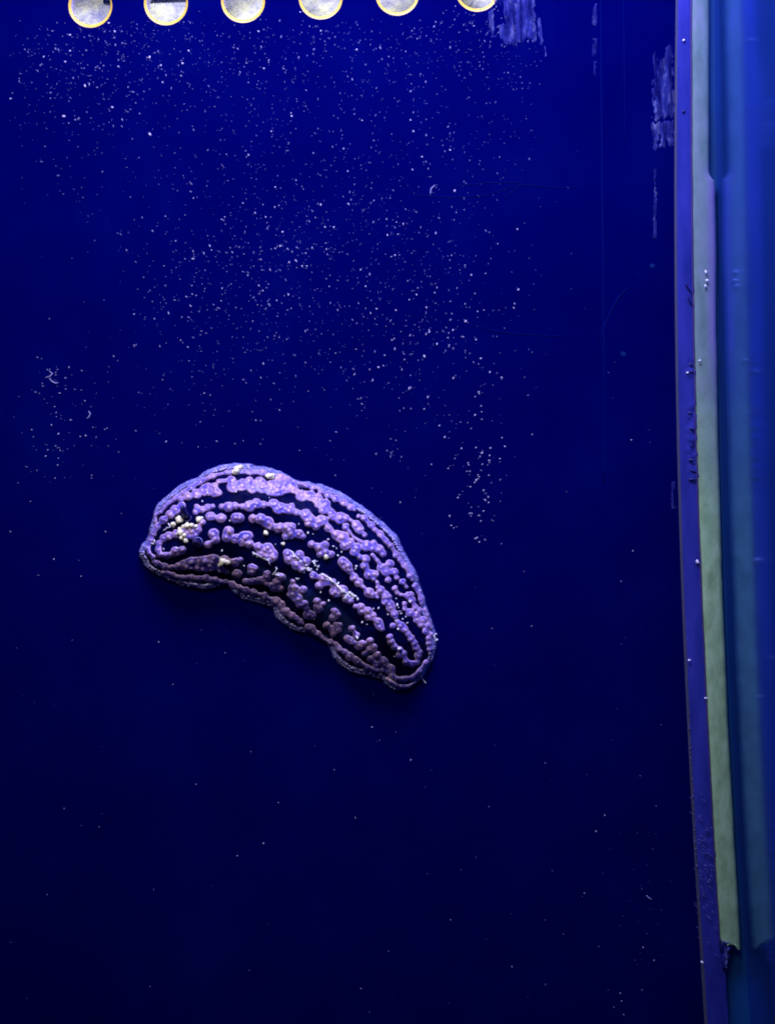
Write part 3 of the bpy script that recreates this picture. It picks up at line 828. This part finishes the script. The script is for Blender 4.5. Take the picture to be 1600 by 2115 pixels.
# rhinophores
def horn(path, rads, sheath):
    root_pts = [on(x, y, h) for x, y, h in path]
    pts = []
    n_ = len(root_pts)
    for i in range(n_ - 1):
        for k_ in range(5):
            pts.append(root_pts[i].lerp(root_pts[i + 1], k_ / 5))
    pts.append(root_pts[-1])
    rr = np.interp(np.linspace(0, n_ - 1, len(pts)), range(n_), rads)
    rr = [r * 1e-4 * (1 + 0.06 * (i % 2)) for i, r in enumerate(rr)]
    v, f = tube(pts, rr, 14)
    h_ = obj('rhinophore', v, f, M_horn, slug)
    sp = [on(*q) for q in sheath[0]]
    v, f = tube(sp, [r * 1e-4 for r in sheath[1]], 18, cap=False)
    obj('sheath', v, f, M_sheath, h_)
horn([(388, 1071, -0.6), (386, 1064, 0.8), (382, 1054, 2.0), (381.5, 1047, 2.4), (383, 1044, 2.2)], [5.5, 6.2, 6, 4.6, 1.2], ([(389, 1073, -0.6), (388, 1069, 0.5)], [8.6, 7.2]))
horn([(408, 1120, -0.8), (408.5, 1119.5, 0.8), (408.5, 1119, 2.0), (408, 1118.5, 2.8)], [7.5, 6.5, 4.8, 1.5], ([(408, 1120, -0.8), (409, 1119.5, 0.2), (409, 1119.2, 0.7)], [10.5, 10.2, 8.8]))

# ------------------------------------------------------------------ granules and fluff lying on the slug
def grain(px, py, r, label, group=None, sq=(1, 1, 1), cat='granule', mtl=None, name='granule', seed=None):
    v, f = lumpy(r * 1e-4, seed or int(px * 7 + py), 8, 12, 0.35, sq)
    o_ = obj(name, v, f, mtl or M_grain)
    o_.location = on(px, py, r * 0.05)
    o_.rotation_euler = (nr.uniform(0, 6), nr.uniform(0, 6), nr.uniform(0, 6))
    tag(o_, label, cat, group)
    return o_
HG = 'cream granule in the clump between the slug’s two dark horns'.replace('’', "'")
for q in zA([(525, 680, 36), (465, 720, 26), (500, 665, 18), (720, 672, 30), (740, 660, 16), (600, 735, 30), (640, 735, 28), (685, 740, 17), (525, 770, 24), (535, 800, 28), (510, 810, 14), (575, 825, 22), (585, 880, 22), (550, 850, 24), (560, 745, 20)]):
    grain(q[0], q[1], q[2], HG, 'granules clumped on the slug head', cat='granule')
for (pts, lb, gp) in ((zA([(1060, 215, 28), (1090, 185, 34), (1120, 170, 28), (1080, 205, 30)]), 'cream granule in the small clump at the top of the mantle edge', 'granules on the top mantle edge'),
                  (zA([(1385, 250, 28), (1415, 255, 30), (1435, 240, 18)]), 'cream granule in the small clump right of the top mantle clump', 'granules right of the top mantle clump'),
                  (zA([(940, 1080, 32), (985, 1085, 28), (1000, 1085, 20), (920, 1110, 22), (960, 1075, 24)]), 'cream granule in the clump on the slug side below the horns', 'granules on the slug side')):
    for q in pts: grain(q[0], q[1], q[2], lb, gp)
q = zA([(1360, 805, 26)])[0]; grain(q[0], q[1], q[2], 'single cream granule on the black skin in mid back')
q = zA([(1530, 910, 17)])[0]; grain(q[0], q[1], q[2], 'small single pale granule right of the larger one on mid back')
q = zB([(478, 930, 22)])[0]; grain(q[0], q[1], q[2], 'pale granule on the lower edge of the knobbly wart at the centre back')
for q in zB([(320, 720, 11), (365, 730, 7), (495, 775, 9), (240, 643, 7), (540, 835, 8), (568, 853, 6), (612, 885, 8), (740, 1007, 9), (735, 1030, 9), (580, 915, 8), (100, 815, 14), (500, 1308, 9), (430, 1235, 9), (38, 818, 5)]) + \
         zD([(960, 370, 14), (975, 400, 8), (1005, 465, 10), (1020, 525, 9), (1070, 570, 11), (1055, 500, 8), (700, 412, 8), (755, 405, 10), (575, 560, 12), (628, 585, 8), (930, 938, 8), (985, 850, 16), (520, 725, 18), (210, 325, 10), (50, 523, 9), (858, 475, 10), (945, 545, 12), (970, 635, 16), (1100, 330, 14), (950, 300, 8), (1215, 210, 10), (990, 440, 7)]) + \
         zA([(800, 415, 10), (745, 495, 8), (500, 950, 10), (935, 975, 11), (1150, 1122, 8), (1010, 685, 8), (1395, 460, 5), (370, 960, 8), (1075, 405, 8), (1490, 430, 8)]):
    grain(q[0], q[1], q[2] * 0.95, 'tiny white speck lying on the slug back', 'tiny specks on the slug back', sq=(1.3, 0.8, 0.8), cat='speck', mtl=M_white, name='speck')

def strand(path, r, label, seed, frag=0, spread=8, name='fluff_strand'):
    rr = random.Random(seed)
    vs, fs = [], []
    def add(v, f):
        b = len(vs); vs.extend(v); fs.extend([tuple(i + b for i in q) for q in f])
    pts = []
    for i in range(len(path) - 1):
        n_ = max(2, int(math.hypot(path[i + 1][0] - path[i][0], path[i + 1][1] - path[i][1]) / 3))
        for k_ in range(n_):
            t = k_ / n_
            pts.append((path[i][0] * (1 - t) + path[i + 1][0] * t, path[i][1] * (1 - t) + path[i + 1][1] * t))
    pts.append(path[-1])
    add(*tube([on(x + rr.uniform(-.6, .6), y + rr.uniform(-.6, .6), 0.12) for x, y in pts], [r * 1e-4 * rr.uniform(.6, 1.2) for _ in pts], 7))
    for _ in range(frag):
        x, y = rr.choice(pts)
        x += rr.gauss(0, spread); y += rr.gauss(0, spread)
        c_ = on(x, y, 0.06)
        rad = rr.uniform(0.8, 2.1)
        v, f = lumpy(rad * 1e-4, rr.random(), 5, 7, 0.5, (rr.uniform(.8, 2.2), 0.8, rr.uniform(.6, 1.2)))
        R_ = Matrix.Rotation(rr.uniform(0, 6.28), 3, 'Y')
        add([tuple(R_ @ Vector(q) + c_) for q in v], f)
    o_ = obj(name, vs, fs, M_white)
    tag(o_, label, 'fluff')
    return o_
zb = lambda p: [q[:2] for q in zB(p)]
strand(zb([(440, 1075), (500, 1110), (560, 1160), (610, 1210), (640, 1235)]), 1.9, 'long white fluff strand along the lower back wart', 1, 26, 2.2)
strand(zb([(650, 1270), (680, 1235), (710, 1260), (740, 1270)]), 2.0, 'tangled white fluff knot at the tail end of the long strand', 2, 22, 3.2)
strand(zb([(165, 870), (200, 905), (240, 950), (265, 965)]), 1.5, 'straight white fibre across the wart at mid back', 3, 5, 3)
strand(zb([(290, 1030), (320, 1020), (350, 1035)]), 1.5, 'white crumbs of fluff in the dark groove at mid back', 4, 16, 4.5)
strand(zb([(355, 960), (375, 985), (400, 1010)]), 1.0, 'thin white fluff wisp beside the crumbs at mid back', 5, 9, 4)
strand([q[:2] for q in zC([(915, 125), (905, 165), (885, 180), (920, 200), (955, 205)])], 1.4, 'branched white fluff on the shaded lower side', 6, 6, 2.5)
strand([q[:2] for q in zC([(1128, 238), (1150, 245), (1165, 238)])], 1.2, 'small white fluff wisp near the waist of the slug', 7, 3, 2)
strand([q[:2] for q in zA([(1235, 1000), (1290, 1020), (1330, 1050), (1390, 1070), (1405, 1110)])], 1.0, 'white crumbs along the lower edge of a back wart', 8, 14, 2)
strand([q[:2] for q in zA([(415, 710), (440, 745), (400, 755), (365, 785)])], 1.0, 'thin pale thread left of the head granules', 9, 0)
strand([q[:2] for q in zA([(250, 905), (270, 910), (285, 880)])], 1.0, 'short white thread at the head tip', 10, 3, 1.5)
strand([q[:2] for q in zD([(1230, 1180), (1265, 1215), (1275, 1232)])], 1.0, 'tiny white bristle at the tail tip', 11, 0)
strand([q[:2] for q in zD([(1360, 700), (1375, 740), (1385, 775)])], 1.2, 'pale crumbs caught on the tail margin', 12, 10, 2.0)

# ------------------------------------------------------------------ specks on the panel
slug_poly = np.array(OUT)
def speck_geo(px, py, ln, wd, ang, seed):
    v, f = lumpy(1e-4, seed, 4, 6, 0.35, (ln, wd * 0.3, wd))
    R_ = Matrix.Rotation(ang, 3, 'Y')
    c_ = W(px, py, 0.05)
    return [tuple(R_ @ Vector(q) + c_) for q in v], f
protos = []
for i in range(6):
    v, f = lumpy(1e-4, 900 + i, 6, 8, 0.45, ((1.0, 1.35, 1.7)[i % 3], 0.4, 0.9))
    me = bpy.data.meshes.new('speck')
    me.from_pydata(v, [], f)
    me.polygons.foreach_set('use_smooth', [True] * len(f))
    me.attributes.new('pale', 'FLOAT', 'POINT').data.foreach_set('value', np.full(len(v), (1.0, 0.8, 0.9)[i % 3], np.float32))
    me.materials.append(M_speck)
    protos.append(me)
def radial(px, py, j=0.5):
    # flakes turned outward from the view centre, imitating radial lens blur
    return math.atan2(py - 1057, px - 800) + nr.gauss(0, j)
first = True
def single(px, py, r, label, group):
    o_ = bpy.data.objects.new('detritus_speck', nr.choice(protos))
    COL.objects.link(o_)
    o_.location = W(px, py, 0.06)
    r *= 0.5 if 'left of' in label else 0.56
    o_.scale = (r, r, r)
    o_.rotation_euler = (0, radial(px, py) , 0)
    tag(o_, label, 'speck', group)
g5 = [(400, 238, 10), (955, 303, 13), (1020, 204, 11), (1027, 268, 10), (625, 545, 16), (1250, 552, 12), (1280, 646, 14), (965, 660, 12), (1122, 665, 16), (1030, 717, 16), (1113, 745, 13), (1226, 780, 12), (806, 668, 11), (878, 825, 12), (885, 847, 12), (900, 918, 12), (480, 843, 12), (663, 887, 12), (986, 958, 11), (999, 977, 12), (968, 1015, 16), (990, 1000, 10), (950, 1040, 11), (905, 1087, 13), (1105, 962, 12), (1050, 1125, 15), (768, 1206, 14), (1100, 1200, 14), (1068, 1233, 13), (1102, 1258, 11), (1047, 1353, 13), (897, 1375, 11), (920, 1378, 12), (1019, 1460, 12), (695, 1510, 13), (722, 1536, 10), (752, 1524, 8), (978, 1643, 15), (958, 1652, 12), (1000, 1690, 13), (140, 1258, 11), (1001, 70, 11), (955, 102, 10), (1030, 350, 9), (40, 714, 8), (93, 578, 8)]
for x, y, r in g5: single(800 + x / 5.287, 800 + y / 5.287, r / 5.287, 'white speck in the thin column to the upper right of the slug', 'specks right of the slug')
g7 = [(520, 335, 9), (546, 333, 7), (612, 365, 9), (612, 396, 7), (465, 485, 9), (470, 515, 8), (720, 548, 9), (890, 560, 8), (930, 675, 11), (1243, 190, 11), (1467, 70, 12), (1490, 62, 8), (655, 592, 11), (600, 740, 11), (615, 805, 10), (617, 850, 8), (565, 940, 12), (640, 1037, 14), (350, 992, 11), (367, 1070, 9), (880, 1065, 12), (937, 1058, 12), (1017, 965, 9), (1145, 988, 9), (1170, 976, 9), (1052, 1075, 9), (525, 1212, 10), (500, 1280, 11), (660, 1218, 9), (647, 1187, 9), (640, 1303, 10), (632, 1378, 10), (603, 1520, 11), (118, 2105, 12), (295, 1397, 8), (406, 1437, 8), (1002, 1520, 8), (1155, 2105, 9), (410, 203, 9)]
for x, y, r in g7: single(x / 5.287, 700 + y / 5.287, r / 5.287, 'pale speck in the loose scatter left of and above the slug head', 'specks left of the slug')
g4 = [(505, 718, 8), (457, 718, 6), (330, 932, 7), (357, 932, 5), (653, 953, 7), (843, 873, 7), (1262, 982, 8), (1520, 1063, 8), (1500, 1140, 6), (1495, 1163, 7), (1230, 1237, 9), (1287, 1338, 7), (1072, 1362, 7), (1003, 1430, 9), (1313, 1442, 9), (750, 1490, 9), (778, 1482, 5), (1428, 1547, 8), (1163, 1550, 8), (740, 1168, 7), (708, 1192, 5), (433, 595, 7), (585, 590, 7), (582, 410, 6), (943, 190, 8), (927, 128, 7), (1145, 293, 8), (990, 330, 7), (1170, 518, 8), (210, 822, 8), (183, 835, 6), (350, 862, 6), (260, 912, 6), (222, 745, 6), (130, 662, 6), (180, 607, 6), (35, 320, 7), (183, 498, 5), (160, 190, 6), (270, 90, 5), (660, 130, 6), (800, 762, 6), (850, 690, 5), (887, 700, 5), (920, 1118, 6), (960, 1090, 7), (1060, 1080, 6), (1015, 1160, 7), (1030, 1295, 7), (1160, 1285, 6), (297, 460, 5), (115, 1068, 5), (255, 1090, 6), (465, 840, 6), (515, 1412, 5), (1330, 1175, 5), (1407, 810, 5), (1515, 730, 6), (825, 1340, 5)]
for x, y, r in g4: single(500 + x / 2.667, 200 + y / 2.667, r / 2.667, 'white speck in the wide cloud of specks above the slug', 'specks above the slug')
g1 = [(265, 480, 8), (290, 210, 6), (620, 555, 8), (352, 355, 7), (465, 443, 6), (618, 237, 7), (665, 270, 6), (755, 262, 7), (1090, 283, 6), (1068, 130, 6), (1473, 205, 6), (290, 145, 7), (672, 340, 5), (490, 275, 5), (1205, 480, 6), (45, 407, 5), (270, 255, 6), (182, 235, 6), (450, 95, 7), (475, 130, 7), (780, 210, 5), (1240, 50, 5), (1325, 127, 5)]
for x, y, r in g1: single(x / 2, y / 2, r / 2, 'pale speck in the band of specks just under the row of holes', 'specks under the holes')
g6 = [(1230, 1717, 4), (1206, 1845, 4), (1248, 1684, 3.5), (1350, 1984, 4), (1327, 1957, 4), (1280, 2052, 4), (1283, 2068, 4), (1287, 2096, 4), (1267, 2080, 3), (768, 1502, 4), (848, 1570, 4), (544, 1742, 5), (690, 1590, 3), (745, 2042, 3.5), (310, 2038, 2.5), (515, 2004, 2.5), (1306, 1138, 4), (1282, 1201, 3), (1303, 909, 4), (328, 1326, 4), (112, 1155, 4), (168, 1190, 3.5), (80, 1188, 3), (205, 1708, 3), (133, 1670, 3), (98, 1848, 2.5), (575, 1658, 3), (734, 1690, 3), (930, 1900, 3), (802, 1965, 2.5), (1016, 1298, 2.5), (1097, 1293, 2.5), (405, 1620, 3), (490, 1768, 3)]
for x, y, r in g6: single(x, y, r * 0.55, 'lone pale speck on the dark panel below or beside the slug', 'lone specks on the lower panel')

# curled threads
for pts, lb in (([(102, 766), (109, 772), (104, 777), (94, 780)], 'short hooked white thread at the left edge, upper of two'),
                ([(102, 781), (108, 788), (116, 792), (121, 790)], 'short hooked white thread at the left edge, lower of two'),
                ([(183, 849), (187, 854), (185, 860), (180, 865)], 'tiny white crescent thread left of the slug'),
                ([(898, 382), (890, 390), (888, 402)], 'tiny curved white thread in the speck cloud'),
                ([(1334, 1850), (1340, 1855), (1345, 1858)], 'thin white bristle on the panel low by the corner strip')):
    o_ = scratch('thread', pts, 1.3, M_thread, None, 0.05)
    tag(o_, lb, 'thread')

# the uncountable rest
vs, fs, pale = [], [], []
def scatter(n_, fx, fy, smin, smax, pmin, pmax):
    global vs, fs, pale
    k_ = 0
    while k_ < n_:
        x, y = fx(), fy()
        if callable(y): y = y(x)
        if x < -20 or x > 1385 or y < -20 or y > 2130: continue
        q = np.array([[x]]), np.array([[y]])
        if sdf_poly(q[0], q[1], OUT)[0, 0] > -4: continue
        if any((x - hx) ** 2 + (y - hy) ** 2 < (hr + 4) ** 2 for hx, hy, hr in HOLES): continue
        s_ = 0.85 * (smin + (smax - smin) * nr.random() ** 3.2)
        ln = s_ * nr.uniform(1.0, 2.7)
        v, f = speck_geo(x, y, ln, s_, radial(x, y, 0.45), nr.random())
        b = len(vs)
        vs.extend(v); fs.extend([tuple(i + b for i in q_) for q_ in f])
        pale.extend([pmin + (pmax - pmin) * nr.random() ** 1.6] * len(v))
        k_ += 1
U = nr.uniform; G = nr.gauss
scatter(1000, lambda: U(40, 1110), lambda: 40 + abs(G(0, 170)), 0.5, 1.3, 0.03, 0.35)
scatter(900, lambda: G(650, 210), lambda: G(500, 170), 0.45, 1.2, 0.03, 0.4)
scatter(260, lambda: U(60, 1120), lambda: 60 + abs(G(0, 130)), 0.6, 1.8, 0.05, 0.45)
scatter(110, lambda: U(20, 330), lambda: U(60, 260), 0.6, 1.9, 0.1, 0.5)
scatter(50, lambda: U(1000, 1100) - 120 * nr.random(), lambda: abs(G(0, 60)), 0.7, 1.9, 0.1, 0.5)
scatter(260, lambda: G(640, 150), lambda: G(560, 120), 0.55, 1.9, 0.08, 0.8)
scatter(280, lambda: G(470, 130), lambda: G(620, 120), 0.5, 1.6, 0.08, 0.7)
scatter(260, lambda: G(880, 90), lambda: G(640, 170), 0.55, 1.8, 0.08, 0.75)
scatter(60, lambda: G(990, 30), lambda: U(650, 1130), 0.7, 1.9, 0.1, 0.7)
scatter(60, lambda: G(130, 60), lambda: U(740, 1000), 0.6, 1.5, 0.1, 0.6)
scatter(60, lambda: U(280, 950), lambda: U(760, 950), 0.6, 1.7, 0.1, 0.7)
scatter(110, lambda: U(0, 1380), lambda: U(700, 2115), 0.6, 1.5, 0.05, 0.5)
scatter(40, lambda: G(1345, 35), lambda: U(1720, 2000), 0.5, 1.0, 0.05, 0.3)
o = obj('detritus_dust', vs, fs, M_speck, attrs={'pale': pale})
tag(o, 'fine pale dust of tiny specks spread over the panel above the slug', None, None, 'stuff')

# specks and fine bristles caught on the strip and bead
nr2 = random.Random(3)
for (x, y, r, ang, lb) in ((1411, 83, 2.6, -0.7, 'white speck on the violet strip near its top'), (1439, 1161, 4.2, 1.2, 'largest white speck on the violet strip, at mid height'),
                       (1423, 1364, 2.4, 0.1, 'small white speck on the violet strip, lower of the mid height ones'), (1457, 1442, 2.6, 0.2, 'white speck on the seam between violet strip and bead'),
                       (1457, 562, 3, 1.4, 'pale speck on the bead, uppermost of three'), (1459, 579, 3, 0.2, 'pale speck on the bead, middle of three'), (1456, 591, 3, 1.4, 'pale speck on the bead, lowest of three'),
                       (1419, 770, 2.4, -0.4, 'white speck beside the pressed wrinkles of the violet strip'), (1449, 1988, 3.2, 0.8, 'pale speck on the left edge of the strip near the bottom'), (1444, 745, 2.6, -0.2, 'pale speck on the bead beside the pressed wrinkles')):
    v, f = lumpy(1e-4, x, 6, 8, 0.4, (r * 1.2, r * 0.6, r * 0.7))
    o_ = obj('detritus_speck', v, f, M_white)
    o_.location = W(x, y, HS + (0.6 if 1437 < x < 1470 and y not in (1161, 1442) else 0.05))
    o_.rotation_euler = (0, ang, 0)
    tag(o_, lb, 'speck')
vs, fs = [], []
for i in range(85):
    y = nr2.gauss(1790, 75)
    x = float(c_pl(y)) + nr2.uniform(-14, 28)
    l = nr2.uniform(4, 12); a_ = nr2.uniform(0.45, 0.75)
    hh_ = HS + 0.05 if x > float(c_pl(y)) else HS * 0.5
    v, f = tube([W(x, y, hh_), W(x + l * .5, y + l * .5 * math.tan(a_), hh_ + .08), W(x + l, y + l * math.tan(a_), hh_)], [0.00003, 0.00005, 0.00002], 5)
    b = len(vs); vs.extend(v); fs.extend([tuple(k_ + b for k_ in q) for q in f])
for y in np.arange(1470, 1790, 9.0):
    x = float(c_edge(y)) + nr2.uniform(1, 5); yy = y + nr2.uniform(-4, 4)
    v, f = tube([W(x, yy, 3.2), W(x + 2.5, yy + 2, 4.4)], [0.0001 * nr2.uniform(.4, 1.3)] * 2, 5)
    b = len(vs); vs.extend(v); fs.extend([tuple(k_ + b for k_ in q) for q in f])
o = obj('fine_bristles', vs, fs, M_speck, attrs={'pale': [0.12] * len(vs)})
tag(o, 'fine pale bristle fuzz on the lower part of the violet corner strip', None, None, 'stuff')

S.render.engine = 'CYCLES'
S.cycles.max_bounces = 8
S.cycles.filter_width = 1.9
